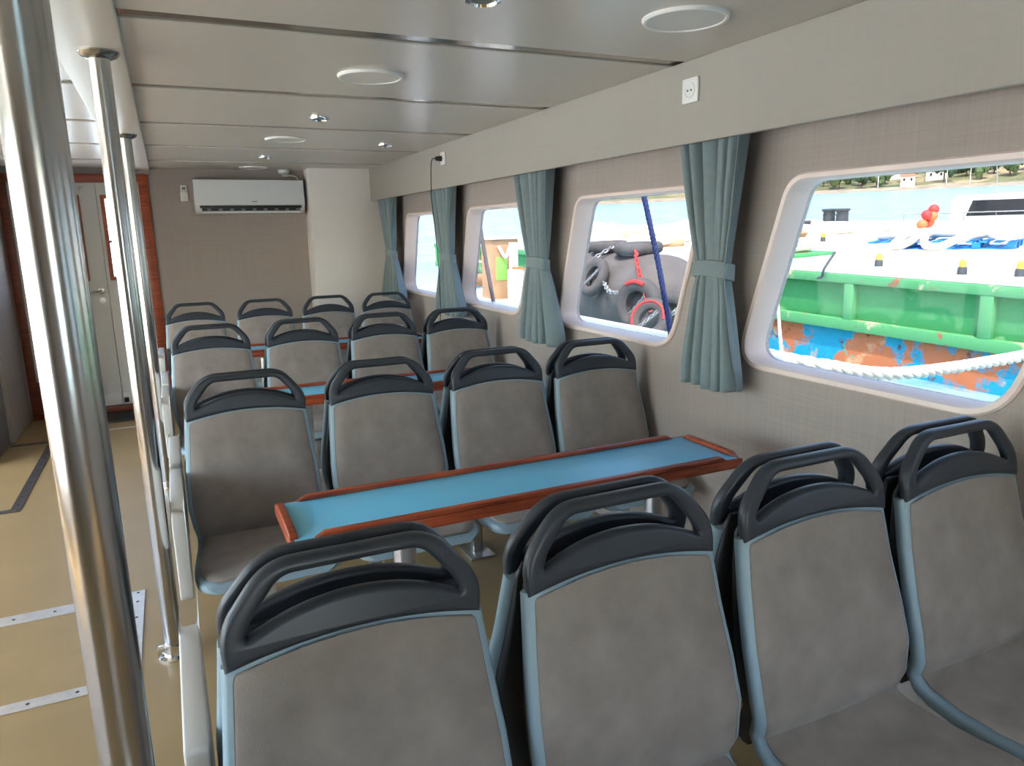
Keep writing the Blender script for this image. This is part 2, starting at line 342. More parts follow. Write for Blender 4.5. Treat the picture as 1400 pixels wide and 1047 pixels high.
# ------------------------------------------------------------------ floor hatch strips
def strip(name, m, x0, x1, y0, y1, label, group=None):
    o = box(name, m, x0, x1, y0, y1, .0005, .004, .001, None, 1); tag(o, label, 'floor strip', group); return o
def hatch(name, label, parts, m):
    r = tag(empty(name, (parts[0][0], parts[0][2], 0)), label, 'floor hatch'); l = r.location
    for (x0, x1, y0, y1) in parts:
        o = box('edge_strip', m, x0-l.x, x1-l.x, y0-l.y, y1-l.y, .0005, .004, .001, r, 1)
        L = max(x1-x0, y1-y0)
        for k in range(int(L/.14)+1):
            t = min(.06+.14*k, L-.02); c = (x0+t-l.x, (y0+y1)/2-l.y) if x1-x0 > y1-y0 else ((x0+x1)/2-l.x, y0+t-l.y)
            bm = bmesh.new(); lathe(bm, [(.006, 0), (.006, .0012), (.003, .0016)], (c[0], c[1], .004), n=8); finish('screw', bm, 'dark_slot', o)
hatch('floor_hatch', 'bright metal edging of the floor hatch beside the two nearer poles', [(-1.6, -.285, 2.545, 2.60), (-1.6, -.285, 3.19, 3.27), (-.285, -.232, 2.545, 3.27)], 'strip_metal')
hatch('floor_hatch', 'dull metal edging of the floor hatch beside the grey partition', [(-1.18, -.885, 4.62, 4.68), (-1.18, -.885, 6.18, 6.23), (-.94, -.885, 4.68, 6.18)], 'dark_strip')
strip('threshold_strip', 'strip_metal', -.95, -.2, 6.36, 6.40, 'thin metal strip across the floor before the door mat')
strip('threshold_strip', 'strip_metal', -.262, -.222, 4.70, 5.5, 'narrow metal floor strip next to the foot of the far pole')

# ------------------------------------------------------------------ poles
def pole(x, y, label):
    r = tag(empty('grab_pole', (x, y, 0)), label, 'pole', 'steel poles along the aisle')
    zt = ZC-.018
    bm = bmesh.new(); cyl(bm, (0, 0, .004), (0, 0, zt-.002), .03, n=40); finish('tube', bm, 'steel', r)
    bm = bmesh.new(); lathe(bm, [(.032, zt-.022), (.05, zt-.014), (.058, zt-.004), (.058, zt)], n=32); finish('ceiling_flange', bm, 'steel', r)
    bm = bmesh.new(); lathe(bm, [(.055, 0), (.055, .008), (.036, .012), (.036, .05), (.032, .052)], n=32); bx(bm, -.055, -.03, -.012, .012, .012, .045, .003); finish('floor_flange', bm, 'chrome', r)
pole(-.111, .93, 'steel grab pole rising from the floor beside the hatch, closest to the aisle armrest row')
pole(-.123, 2.67, 'steel grab pole between the two other poles, beside the blue table')
pole(-.136, 4.66, 'steel grab pole nearest to the white double door')

# ------------------------------------------------------------------ seats
FY = [(.40, -.07), (.44, -.085), (.46, -.098), (.50, -.110), (.57, -.103), (.65, -.079), (.75, -.049), (.86, -.024), (1.0, 0.)]
HWID = [(.40, .20), (.46, .206), (.50, .215), (.57, .224), (.65, .222), (.75, .213), (.87, .203), (1.0, .2)]
def prof_ring(y, z, ny, nz, hw, T, front, r, sag=0., arch=0., ty=0., tz=0.):
    """closed cross-section ring at profile point (y,z); n = outward (front) normal, t = tangent along profile"""
    P = []
    xs = [-1, -.8, -.5, -.2, 0, .2, .5, .8, 1]
    for k in xs:
        x = k*(hw-r); a = arch*(1-k*k); c = -sag*k*k
        P.append((x, front+c, a))
    P += [(hw, front-r-sag, 0), (hw, front-T+r, 0)]
    for k in reversed(xs): P.append((k*(hw-r), front-T, arch*(1-k*k)))
    P += [(-hw, front-T+r, 0), (-hw, front-r-sag, 0)]
    return [Vector((x, y+ny*w+ty*a, z+nz*w+tz*a)) for x, w, a in P]
def sweep(pts, hws, T, front, r, sag=0., archs=None):
    bm = bmesh.new(); R = []
    for i, (y, z) in enumerate(pts):
        a, b = pts[max(i-1, 0)], pts[min(i+1, len(pts)-1)]
        ty, tz = b[0]-a[0], b[1]-a[1]; l = math.hypot(ty, tz); ty /= l; tz /= l
        ny, nz = (tz, -ty)                       # tangent runs downward/forward; front normal
        R.append(prof_ring(y, z, ny, nz, hws[i], T[i] if isinstance(T, list) else T, front, r, sag, archs[i] if archs else 0., -ty, -tz))
    rings(bm, R); return bm
def make_seat():
    r = empty('ferry_seat')
    # back shell
    zs = [.858, .85, .80, .75, .70, .65, .61, .57, .53, .50, .475, .455]
    pts = [(interp(FY, z), z) for z in zs]; hw = [interp(HWID, z) for z in zs]
    ar = [.024, .023] + [0]*10
    seatp = [(-.105, .443), (-.13, .434), (-.20, .430), (-.28, .434), (-.35, .442), (-.40, .445), (-.435, .440), (-.455, .428), (-.463, .412)]
    seathw = [.206, .210, .218, .224, .226, .222, .212, .196, .172]
    bm = sweep(pts+seatp, hw+seathw, .034, 0., .008, archs=ar+[0]*len(seatp)); finish('shell', bm, 'trim_plastic', r, 50)
    # pads
    zs2 = [.849, .845, .835, .80, .75, .70, .65, .61, .57, .53, .50, .475, .452]
    pts2 = [(interp(FY, z), z) for z in zs2]; hw2 = [interp(HWID, z)-.015 for z in zs2]; hw2[0] -= .006; hw2[1] -= .002
    bm = sweep(pts2, hw2, .014, .010, .006, .004, [.023, .023, .019, .008]+[0]*9); finish('back_pad', bm, 'fabric', r, 60)
    sp = [(-.098, .449), (-.125, .438), (-.20, .432), (-.28, .436), (-.35, .444), (-.395, .447), (-.425, .443), (-.440, .437)]
    shw = [.189, .194, .203, .209, .211, .205, .190, .168]
    bm = sweep(sp, shw, .016, .014, .007, .004); finish('seat_pad', bm, 'fabric', r, 60)
    # top cap with grab handle
    low = [(x, .851+.024*(1-(x/.2)**2)) for x in np.linspace(-.2, .2, 15)]
    outer = [Vector(p) for p in low]+round_poly([(.2, .851), (.205, .91), (.132, 1.0), (-.132, 1.0), (-.205, .91), (-.2, .851)], [.001, .035, .045, .045, .035, .001], 8)[9:-9]
    hole = round_poly([(-.168, .893), (-.10, .922), (0, .938), (.10, .922), (.168, .893), (.160, .916), (.110, .977), (-.110, .977), (-.160, .916)], [.006, .04, .06, .04, .006, .015, .022, .022, .015], 6)
    def mp(a, b, w): return Vector((a, (b-1.0)*.17+.006-w, b))
    plate('handle_cap', 'dark_plastic', [outer, hole], .028, mp, .0105, r, 3, 40)
    # rear cover
    zs3 = [.885, .86, .80, .72, .64, .56, .50, .46, .42, .40]
    pts3 = [(interp(FY, z)+.026, z) for z in zs3]; hw3 = [interp(HWID, max(z, .5))-.012 for z in zs3]; hw3[0] -= .012; hw3[-1] -= .02
    T = [.008, .016, .026, .034, .040, .042, .042, .040, .034, .02]
    bm = sweep(pts3, hw3, T, .0, .003); finish('rear_cover', bm, 'black_plastic', r, 50)
    # support
    bm = bmesh.new(); bx(bm, -.15, .15, -.37, -.09, .372, .396, .004); finish('seat_frame', bm, 'black_plastic', r)
    bm = bmesh.new(); bx(bm, -.024, .024, -.25, -.20, .012, .374, .006); finish('leg', bm, 'brushed_steel', r)
    bm = bmesh.new(); bx(bm, -.06, .06, -.31, -.14, 0, .012, .003); finish('foot_plate', bm, 'brushed_steel', r)
    return r
def add_arm(root, side):
    bm = bmesh.new(); x0 = side*.231; x1 = side*.270
    outl = round_poly([(-.44, .40), (-.02, .40), (.0, .69), (-.36, .70), (-.43, .685)], [.02, .02, .012, .05, .03], 5)
    a, b = min(x0, x1), max(x0, x1)
    o = plate('armrest', 'arm_plastic', [outl], b-a, lambda p, q, w: Vector(((a+b)/2+w, p, q)), .005, root); return o
seat0 = make_seat()
PITCH_X = [.20, .69, 1.17, 1.64]
YS = {'A': 1.06, 'B': 1.115, 'C': 2.68, 'D': 2.735, 'E': 4.29, 'F': 4.345, 'G': 5.85}
ROWTXT = {'A': 'in the row turned away from every table', 'B': 'facing the table farthest from the air conditioner',
 'C': 'at the outermost table, facing away from the door', 'D': 'facing the door at the middle table',
 'E': 'at the middle table, facing away from the door', 'F': 'facing the air conditioner at the innermost table',
 'G': 'in the single row before the air conditioner wall'}
SEATTXT = ['grey aisle seat with armrest', 'grey seat next to aisle seat', 'grey seat next to window seat', 'grey seat against window wall']
first = True
for row, y in YS.items():
    away = row in 'BDF'
    for i, x in enumerate(PITCH_X):
        if first: o = seat0; first = False
        else: o = copy_tree(seat_src)
        if o is seat0:
            seat_src = copy_tree(seat0)     # clean copy as source, removed afterwards
        o.location = (x+{'A': .012, 'B': .012, 'E': -.03, 'F': -.03, 'G': -.055}.get(row, 0), y, 0); o.rotation_euler = (0, 0, math.pi if away else 0)
        tag(o, SEATTXT[i]+' '+ROWTXT[row], 'seat', 'grey ferry seats')
        if i == 0:
            add_arm(o, 1 if away else -1)
for c in list(seat_src.children): bpy.data.objects.remove(c)
bpy.data.objects.remove(seat_src)

# ------------------------------------------------------------------ tables
def make_table(y, label):
    r = tag(empty('cabin_table', (.91, y, 0)), label, 'table', 'blue topped tables'); hx, hy, z = .71, .152, .735
    box('tabletop', 'laminate', -hx+.012, hx-.012, -hy+.012, hy-.012, z-.03, z, .001, r)
    box('edge_band', 'teak', -hx, hx, -hy, -hy+.012, z-.032, z-.001, .003, r); box('edge_band', 'teak', -hx, hx, hy-.012, hy, z-.032, z-.001, .003, r)
    box('edge_band', 'teak', -hx, -hx+.012, -hy+.0125, hy-.0125, z-.032, z-.001, .003, r); box('edge_band', 'teak', hx-.012, hx, -hy+.0125, hy-.0125, z-.032, z-.001, .003, r)
    for s in (-1, 1):
        o = plate('fiddle_rail', 'teak', [[(-hx+.06, 0), (hx-.06, 0), (hx-.085, .014), (-hx+.085, .014)]], .022, lambda a, b, w: Vector((a, s*(hy-.011)+w, z+b)), .004, r)
        o = plate('fiddle_rail', 'teak', [[(-hy+.02, 0), (hy-.02, 0), (hy-.04, .014), (-hy+.04, .014)]], .022, lambda a, b, w: Vector((s*(hx-.011)+w, a, z+b)), .004, r)
    for x in (-.385, .475):
        bm = bmesh.new(); cyl(bm, (x, 0, .01), (x, 0, z-.036), .033, n=28); l = finish('leg', bm, 'brushed_steel', r)
        bm = bmesh.new(); lathe(bm, [(.09, 0), (.09, .008), (.05, .014), (.036, .03)], (x, 0, 0), n=28); finish('floor_flange', bm, 'brushed_steel', l)
        bm = bmesh.new(); lathe(bm, [(.036, z-.06), (.07, z-.044), (.075, z-.037), (.02, z-.037)], (x, 0, 0), n=28); finish('top_flange', bm, 'brushed_steel', l)
make_table(1.885, 'long blue table with wooden rails, farthest from the air conditioner')
make_table(3.50, 'long blue table with wooden rails, between the two other tables')
make_table(5.07, 'long blue table with wooden rails, nearest the air conditioner')

# ------------------------------------------------------------------ curtains
def curtain(yt0, yt1, yb0, yb1, zb, ztie, label, seed):
    rnd = random.Random(seed); xc = 1.815; zt = 1.86
    r = tag(empty('curtain', (xc, (yt0+yt1)/2, zb)), label, 'curtain', 'blue grey tied curtains'); o0 = Vector(r.location)
    nt_, nz = 110, 44; K = 5; ph = rnd.uniform(0, 6)
    wt = .44*(yt1-yt0)
    ctop, cbot = (yt0+yt1)/2, (yb0+yb1)/2
    V = []; F = []
    for j in range(nz+1):
        z = zt+(zb-zt)*j/nz
        f = (z-ztie)/((zt-ztie) if z > ztie else (ztie-zb)); af = abs(f)
        e = af**.8 if z > ztie else min(1, af*1.15)**.75
        wfull = (yt1-yt0) if z > ztie else (yb1-yb0)
        w = wt*(1-e)+wfull*e
        c = (ctop*.45+cbot*.55)*(1-e)+(ctop if z > ztie else cbot)*e
        amp = .018+.024*e
        for i in range(nt_+1):
            t = i/nt_
            wob = .5*math.sin(3*z+ph)+1.1*math.sin(7*t+ph+2.5*z)
            y = c-w/2+w*t + .016*math.sin(2*math.pi*K*t*1.0+1.3+wob)
            x = xc + amp*math.sin(2*math.pi*K*t+wob) + .006*math.sin(2*math.pi*2.3*K*t+2*wob+ph)
            V.append(Vector((x, y, z + (.006*math.sin(9*t+ph) if j == nz else 0)))-o0)
    for j in range(nz):
        for i in range(nt_):
            a = j*(nt_+1)+i; F.append((a, a+1, a+nt_+2, a+nt_+1))
    me = bpy.data.meshes.new('cloth'); me.from_pydata(V, [], F); me.materials.append(MATS['curtain_cloth']); me.shade_smooth()
    o = link('cloth', me, r); s = o.modifiers.new('thick', 'SOLIDIFY'); s.thickness = .003
    ct = ctop*.45+cbot*.55
    bm = bmesh.new(); N = 32; R = []
    for dz, g in ((-.03, 0), (-.027, .004), (.027, .004), (.03, 0), (.027, -.003), (-.027, -.003)):
        R.append([Vector((xc+(.034+g)*math.copysign(abs(math.cos(2*math.pi*k/N))**.6, math.cos(2*math.pi*k/N)), ct+(wt/2+.012+g)*math.copysign(abs(math.sin(2*math.pi*k/N))**.8, math.sin(2*math.pi*k/N)), ztie+dz-.012*math.cos(2*math.pi*k/N)))-o0 for k in range(N)])
    rings(bm, R+[R[0]], cap=False); finish('tieback', bm, 'curtain_cloth', r)
    bm = bmesh.new(); bx(bm, -.015, .02, (ct+wt/2-o0.y), (ct+wt/2+.035-o0.y), ztie-.026-o0.z, ztie+.026-o0.z, .006); finish('tieback_tab', bm, 'curtain_cloth', r)
curtain(1.975, 2.33, 1.975, 2.27, .875, 1.31, 'blue grey tied curtain hanging below the empty wall socket', 1)
curtain(3.37, 3.78, 3.33, 3.75, .865, 1.29, 'blue grey tied curtain between the windows showing tyres and deck machinery', 2)
curtain(4.80, 5.27, 4.66, 5.19, .885, 1.29, 'blue grey tied curtain with a black cable hanging over it', 3)
curtain(6.25, 6.70, 6.07, 6.68, .90, 1.29, 'blue grey tied curtain touching the pale casing column', 4)

# ------------------------------------------------------------------ ceiling lights and spots
def panel_light(x, y, label, r=.122):
    o = tag(empty('ceiling_light', (x, y, ZC)), label, 'ceiling light', 'round ceiling lights')
    bm = bmesh.new(); lathe(bm, [(r*.86, -.003), (r*.9, -.010), (r*.96, -.010), (r, -.004), (r, 0)], n=48); finish('rim', bm, 'white_plastic', o)
    bm = bmesh.new(); lathe(bm, [(.01, -.008), (r*.6, -.0078), (r*.895, -.007), (r*.895, -.001)], n=48); finish('diffuser', bm, 'diffuser', o)
panel_light(.757, 2.83, 'unlit round ceiling light before the single dark spot lamp'); panel_light(.73, 4.78, 'unlit round ceiling light second from the air conditioner')
panel_light(.749, 6.78, 'unlit round ceiling light right above the air conditioner'); panel_light(1.39, 1.79, 'unlit round ceiling light near the white single socket')
panel_light(-1.5, 2.2, 'unlit round ceiling light beyond the flat beam'); panel_light(-.95, 6.3, 'unlit round ceiling light above the door mat')
def spot(x, y, label):
    o = tag(empty('spot_lamp', (x, y, ZC)), label, 'spot lamp', 'small ceiling spots')
    bm = bmesh.new(); lathe(bm, [(.030, -.006), (.034, -.016), (.046, -.012), (.049, -.004), (.049, 0)], n=32); finish('rim', bm, 'chrome', o)
    bm = bmesh.new(); lathe(bm, [(.004, -.010), (.0315, -.009), (.0315, -.002)], n=32); finish('lens', bm, 'grey_slot', o)
spot(.764, 3.87, 'small chrome ceiling spot between two round ceiling lights'); spot(1.381, 4.886, 'small chrome ceiling spot near the pelmet above the black plug')
spot(.739, 5.85, 'small chrome ceiling spot closest to the air conditioner'); spot(.785, 1.82, 'small chrome ceiling spot farthest from the air conditioner')
spot(-.58, 5.86, 'small chrome ceiling spot over the floor before the door'); spot(-.64, 6.75, 'small chrome ceiling spot just above the door head')

# ------------------------------------------------------------------ air conditioner and wall items
ac = tag(empty('air_conditioner', (.715, YE, 1.66)), 'white split air conditioner high on the end wall', 'air conditioner')
L2 = .452
pf = round_poly([(0, .012), (-.06, .0), (-.16, .02), (-.20, .07), (-.205, .285), (-.18, .292), (0, .292)], [.004, .03, .03, .03, .012, .01, .004], 4)
plate('casing', 'ac_white', [pf], 2*L2, lambda a, b, w: Vector((w, a, b)), .004, ac)
box('front_panel', 'ac_white', -L2+.002, L2-.002, -.213, -.205, .075, .286, .003, ac)
box('air_slot', 'dark_slot', -L2+.035, L2-.03, -.2065, -.196, .050, .072, .001, ac)
lv = box('louver', 'ac_white', -L2+.05, L2-.04, -.192, -.184, .008, .03, .002, ac)
box('outlet', 'dark_slot', -L2+.05, L2-.045, -.199, -.183, .026, .052, .001, ac)
for k in range(9):
    x = -L2+.09+k*.092; box('vane', 'grey_slot', x, x+.03, -.2005, -.198, .03, .047, .0005, ac)
box('badge', 'print_grey', .0, .05, -.2135, -.2125, .10, .108, .0, ac)
rm = tag(empty('remote_holder', (.191, YE, 1.775)), 'small white remote control in a wall holder left of the air conditioner', 'remote')
box('holder', 'white_plastic', -.03, .03, -.022, -.001, .0, .075, .006, rm); box('remote', 'white_plastic', -.024, .024, -.026, -.004, .02, .135, .006, rm)
box('remote_screen', 'grey_slot', -.015, .015, -.0275, -.0255, .095, .118, .0, rm)
for a in (-.01, .01): box('button', 'dark_slot', a-.004, a+.004, -.0275, -.0255, .078, .085, .0, rm)
jb = tag(empty('junction_box', (1.03, YE-.04, ZC)), 'small white detector with a cable above the air conditioner corner', 'detector')
bm = bmesh.new(); lathe(bm, [(.03, -.035), (.045, -.028), (.05, 0)], n=24); finish('body', bm, 'white_plastic', jb)
bm = bmesh.new(); bx(bm, -.02, .03, -.02, .02, -.055, -.035, .005); finish('clip', bm, 'white_plastic', jb)
bm = bmesh.new(); tube(bm, smooth_path([(.03, 0, -.045), (.07, 0, -.046), (.105, .0, -.06), (.125, .02, -.085)], 6), .008); finish('cable', bm, 'white_plastic', jb)
def socket(y, z, label):
    o = tag(empty('wall_socket', (XP, y, z)), label, 'socket', 'white sockets on the pelmet')
    box('plate', 'white_plastic', -.010, -.0005, -.043, .043, -.042, .042, .004, o)
    bm = bmesh.new(); lathe(bm, [(.028, -.010), (.028, -.0125), (.024, -.0125), (.022, -.0105), (.004, -.0105)], axis='X', n=28); finish('insert', bm, 'white_plastic', o)
    for s in (-1, 1):
        bm = bmesh.new(); lathe(bm, [(.0035, -.0105), (.0035, -.0118), (.001, -.0118)], (0, s*.0095, 0), 'X', 10); finish('pin_hole', bm, 'dark_slot', o)
    return o
socket(2.196, 1.941, 'empty white wall socket on the pelmet above the wide curtain')
s2 = socket(4.765, 1.95, 'white wall socket on the pelmet with a black plug in it')
ch = tag(empty('charger_cable', (XP-.014, 4.775, 1.95)), 'black plug and cable hanging from the pelmet socket', 'cable')
bm = bmesh.new(); lathe(bm, [(.006, -.045), (.014, -.04), (.017, -.012), (.017, 0)], axis='X', n=16); finish('plug', bm, 'cable_black', ch)
pth = [Vector((-.04, 0, 0)), Vector((-.06, .015, -.005)), Vector((-.055, .06, -.06)), Vector((-.045, .10, -.25)), Vector((-.02, .12, -.5)), Vector((.0, .14, -.75)), Vector((.02, .2, -1.05)), Vector((.0, .2, -1.18))]
bm = bmesh.new(); tube(bm, smooth_path(pth, 10), .003); finish('cord', bm, 'cable_black', ch)

# things left on the table nearest the air conditioner
def blob(name, m, loc, sc, seed, label, cat, amp=.18):
    rnd = random.Random(seed); bm = bmesh.new(); bmesh.ops.create_icosphere(bm, subdivisions=3, radius=1)
    from mathutils import noise
    for v in bm.verts:
        n = noise.noise(v.co*2.2+Vector((seed, 0, 0))); v.co = v.co*(1+amp*n*2); v.co.z = max(v.co.z, -.55); v.co = Vector((v.co.x*sc[0], v.co.y*sc[1], (v.co.z+.55)*sc[2]))
    o = finish(name, bm, m, None, 60, loc); return tag(o, label, cat)
blob('paper_bag', 'cloth_white', (1.42, 5.06, .7355), (.10, .085, .06), 3, 'crumpled white bag on the table by the windows', 'bag')
blob('pouch', 'dark_red', (1.555, 5.0, .7355), (.028, .035, .02), 5, 'small dark red pouch beside the crumpled white bag', 'pouch')

# ================================================================== outside (in the sea-level frame)
def eobj(o): o.matrix_world = EM4 @ o.matrix_world; return o
def eempty(name, p, rz=0):
    o = bpy.data.objects.new(name, None); COL.objects.link(o); o.empty_display_size = .1
    o.matrix_world = EM4 @ Matrix.Translation(p) @ Matrix.Rotation(rz, 4, 'Z'); return o
SEA, DECK = -1.10, .29
bm = bmesh.new(); bmesh.ops.create_grid(bm, x_segments=2, y_segments=2, size=3000)
sea = finish('sea', bm, 'sea_water'); sea.matrix_world = EM4 @ Matrix.Translation((0, 0, SEA)); tag(sea, 'turquoise sea around the ship', kind='structure')

# own ship: side deck, bulwark with a broad white cap, foredeck
sh = tag(empty('ship_deck', (2.4, 5, 0)), 'white side deck and bulwark cap outside the windows', kind='structure'); so = Vector(sh.location)
def sbox(name, m, x0, x1, y0, y1, z0, z1, bev=.01): 
    bm = bmesh.new(); bx(bm, x0-so.x, x1-so.x, y0-so.y, y1-so.y, z0, z1, bev); return finish(name, bm, m, sh)
sbox('bulwark', 'ship_white', 2.52, 2.80, 2.75, 8.25, -.6, .76); sbox('cap', 'ship_white', 2.46, 2.86, 2.72, 8.28, .76, .82, .02)
sbox('side_deck', 'ship_white', XW+.16, 2.52, -2.6, 8.25, -.15, -.02); sbox('foredeck', 'ship_white', -3.2, 4.25, 8.3, 12, .1, .58); sbox('bow_deck', 'ship_white', -3.2, 2.5, 7.2, 8.29, -.1, .2)
sbox('roof', 'ship_white', XL-.3, XW+.3, YA-.2, YE+.3, ZC+.06, ZC+.14)
# unseen slab added on the port side to bounce sunlight inside
q = box('bounce_slab', 'barge_deck', -16, -4.2, -14, 24, -1.2, -.3, .03); tag(q, 'unseen pale slab added to bounce sunlight into the cabin', kind='structure')

# ---- barge
BX, BY0, BY1, BW = 9.0, -4.0, 26.0, 15.
bg_ = eempty('barge', (BX, 8, SEA)); tag(bg_, 'green steel barge with rusty hull moored alongside', 'barge')
def bpart(name, m, x0, x1, y0, y1, z0, z1, bev=.01):
    bm = bmesh.new(); bx(bm, x0-BX, x1-BX, y0-8, y1-8, z0-SEA, z1-SEA, bev); return finish(name, bm, m, bg_)
bpart('hull', 'barge_rust', BX+.12, BX+BW, BY0, BY1, SEA-.6, -.55, .02)
bpart('side_plate', 'barge_green', BX+.12, BX+BW, BY0, BY1, -.548, .14, .01)
bpart('deck', 'barge_deck', BX+.02, BX+BW, BY0, BY1, .262, DECK, .01)
bpart('top_rail', 'barge_rim', BX, BX+.12, BY0, BY1, .13, .26, .012); bpart('lower_rail', 'barge_rim', BX, BX+.12, BY0, BY1, -.56, -.40, .012)
k = 0; y = 7.63-2.02*5
while y < BY1:
    if y > BY0: bpart('rib', 'barge_rim', BX+.005, BX+.12, y-.08, y+.08, -.40, .13, .008)
    y += 2.02
def stub(u, v, label):
    p = eZ(u, v, DECK); o = eempty('deck_stub', p); tag(o, label, 'stub post', 'stub posts on the barge edge')
    bm = bmesh.new(); lathe(bm, [(.06, 0), (.06, .08), (.05, .1)], n=14); finish('base', bm, 'bollard_dark', o)
    bm = bmesh.new(); lathe(bm, [(.045, .09), (.045, .17), (.02, .2), (.001, .2)], n=14); finish('cap', bm, 'yellow_paint', o)
for u, v in ((1201, 364), (1315, 375), (1394, 378), (1125, 330)): stub(u, v, 'small yellow capped stub post on the barge edge')
def bollard(u, v, label):
    o = eempty('bollard', eZ(u, v, DECK)); tag(o, label, 'bollard', 'dark mooring bollards')
    bm = bmesh.new(); lathe(bm, [(.30, 0), (.30, .02), (.22, .04), (.20, .3), (.21, .42), (.27, .46), (.27, .5), (.2, .52), (.001, .52)], n=24); finish('post', bm, 'bollard_dark', o)
    bm = bmesh.new(); tube(bm, [(-.31, 0, .3), (.31, 0, .3)], .03); finish('cross_bar', bm, 'bollard_dark', o)
for u in (1133, 1151): bollard(u, 305, 'dark iron bollard of the pair standing at the barge far edge')
def rope(name, m, P, r, label, group=None, n=8, k=8, pitch=0.):
    P = [EMT @ Vector(p) for p in P]; o0 = P[0].copy(); bm = bmesh.new(); Q = smooth_path([p-o0 for p in P], k)
    if pitch:
        D = [Q[0]]; step = pitch/10
        for a, b in zip(Q, Q[1:]):
            c = max(1, round((b-a).length/step)); D += [a.lerp(b, (i+1)/c) for i in range(c)]
        fr = []; pv = None
        for i in range(len(D)):
            d = (D[min(i+1, len(D)-1)]-D[max(i-1, 0)]).normalized(); a = d.orthogonal().normalized() if pv is None else (pv-d*pv.dot(d)).normalized(); pv = a; fr.append((a, d.cross(a)))
        for q in range(3):
            tube(bm, [p+(fr[i][0]*math.cos(i*.628+2.094*q)+fr[i][1]*math.sin(i*.628+2.094*q))*r*.5 for i, p in enumerate(D)], r*.56, 6)
    else: tube(bm, Q, r, n)
    o = finish(name, bm, m, None, 60, o0); return tag(o, label, 'rope', group)
def dz(u, v, h=0.): return eZ(u, v, DECK+h)
# ropes heaped before the bollards
for a, (u, v) in enumerate(((1106, 313), (1142, 315), (1180, 313))):
    c = dz(u, v, .07); P = [c+Vector((.9*math.cos(t*1.1+a)*(1-.05*t), .7*math.sin(t*1.1+a)*(1-.05*t), -.03+.016*t)) for t in range(0, 14)]
    rope('rope_coil', 'rope_white', P, .09, 'heap of pale mooring rope at the feet of the dark bollards', 'rope heaps by the bollards')
# deck winch pad at the left of the barge
wp_ = eempty('deck_fairlead', dz(1087, 349)); tag(wp_, 'rope wrapped fairlead on a green pad at the barge edge', 'fairlead')
bm = bmesh.new(); bx(bm, -.5, .5, -.5, .5, 0, .06, .01); finish('pad', bm, 'barge_green', wp_)
bm = bmesh.new(); lathe(bm, [(.25, .06), (.2, .12), (.14, .3), (.22, .42), (.1, .46)], n=18); finish('drum', bm, 'rust_brown', wp_)
for k in range(3):
    bm = bmesh.new(); tube(bm, [Vector((.26*math.cos(t), .26*math.sin(t), .14+.08*k+.01*math.sin(3*t))) for t in np.linspace(0, 6.28, 20)], .05, 6); finish('rope_turn', bm, 'rope_white', wp_)
bm = bmesh.new(); tube(bm, [(-.05, .0, .4), (.1, .05, .62), (.35, 0, .6)], .04, 6); finish('arm', bm, 'bollard_dark', wp_)
# blue pallets
def pallet(p, rz, label):
    o = eempty('pallet', p, rz); tag(o, label, 'pallet', 'blue pallets on the barge')
    for x in (-.54, 0, .54):
        for yy in (-.42, 0, .42):
            bm = bmesh.new(); bx(bm, x-.07, x+.07, yy-.07, yy+.07, .022, .115); finish('block', bm, 'pallet_blue', o)
    for yy in (-.42, 0, .42): bm = bmesh.new(); bx(bm, -.6, .6, yy-.06, yy+.06, 0, .022); finish('runner', bm, 'pallet_blue', o)
    for k in range(6): x = -.55+.22*k; bm = bmesh.new(); bx(bm, x-.06, x+.06, -.5, .5, .115, .14); finish('slat', bm, 'pallet_blue', o)
pa, pb = dz(1195, 338), dz(1395, 338)
dv = (pb-pa); ang = math.atan2(dv.y, dv.x)
npal = 2
for k in range(npal):
    p = pa+dv*((k+.5)/npal); pallet(Vector((p.x, p.y, DECK)), ang, 'blue wooden pallet under thick ropes on the barge')
pu = dv.normalized(); pn = Vector((-pu.y, pu.x, 0));  L = dv.length
def pr(a, b, h): p = pa+dv*a+pn*b; return Vector((p.x, p.y, DECK+h))
ROPES = [[(-.02, -.75, .06), (.12, -.9, .06), (.28, -.7, .10), (.36, -.2, .24), (.40, .3, .25), (.3, .6, .22)],
 [(.02, .1, .22), (.15, -.1, .24), (.3, -.2, .25), (.42, -.1, .3), (.5, .2, .25)],
 [(.42, .3, .22), (.40, -.3, .26), (.44, -.75, .1), (.55, -.85, .08), (.66, -.55, .22), (.78, -.1, .25), (.86, -.4, .25), (.95, -.6, .24), (1.05, -.1, .25), (1.12, .3, .24)],
 [(.45, .1, .26), (.6, .0, .27), (.72, .2, .27), (.85, .1, .3), (1.0, .2, .26)],
 [(.2, -.55, .1), (.26, -.25, .25), (.36, .1, .3)]]
for R_ in ROPES: rope('thick_rope', 'rope_white', [pr(*q) for q in R_], .075, 'thick pale mooring rope lying over the blue pallets', 'ropes on the pallets')
# white motor boat moored behind the barge
wb = eempty('motor_boat', eX(1345, 322, BX+BW+3.0), math.radians(-60)); wb_p = eX(1395, 322, BX+BW+3.0); wb.matrix_world = EM4 @ Matrix.Translation((wb_p.x, wb_p.y, SEA)) @ Matrix.Rotation(math.radians(-62), 4, 'Z') @ Matrix.Diagonal((.8, .8, .8, 1))
tag(wb, 'white cabin motor boat moored behind the barge', 'boat')
bm = bmesh.new(); R = []
for x, hw, zk, zt in ((-4.5, 1.3, -.2, 1.2), (-2, 1.5, -.3, 1.25), (1, 1.45, -.3, 1.4), (3.2, .9, -.1, 1.6), (4.6, .05, .6, 1.75)):
    R.append([Vector((x, -hw, zt)), Vector((x, -hw*.85, .3)), Vector((x, 0, zk)), Vector((x, hw*.85, .3)), Vector((x, hw, zt))])
rings(bm, R); finish('hull', bm, 'ship_white', wb)
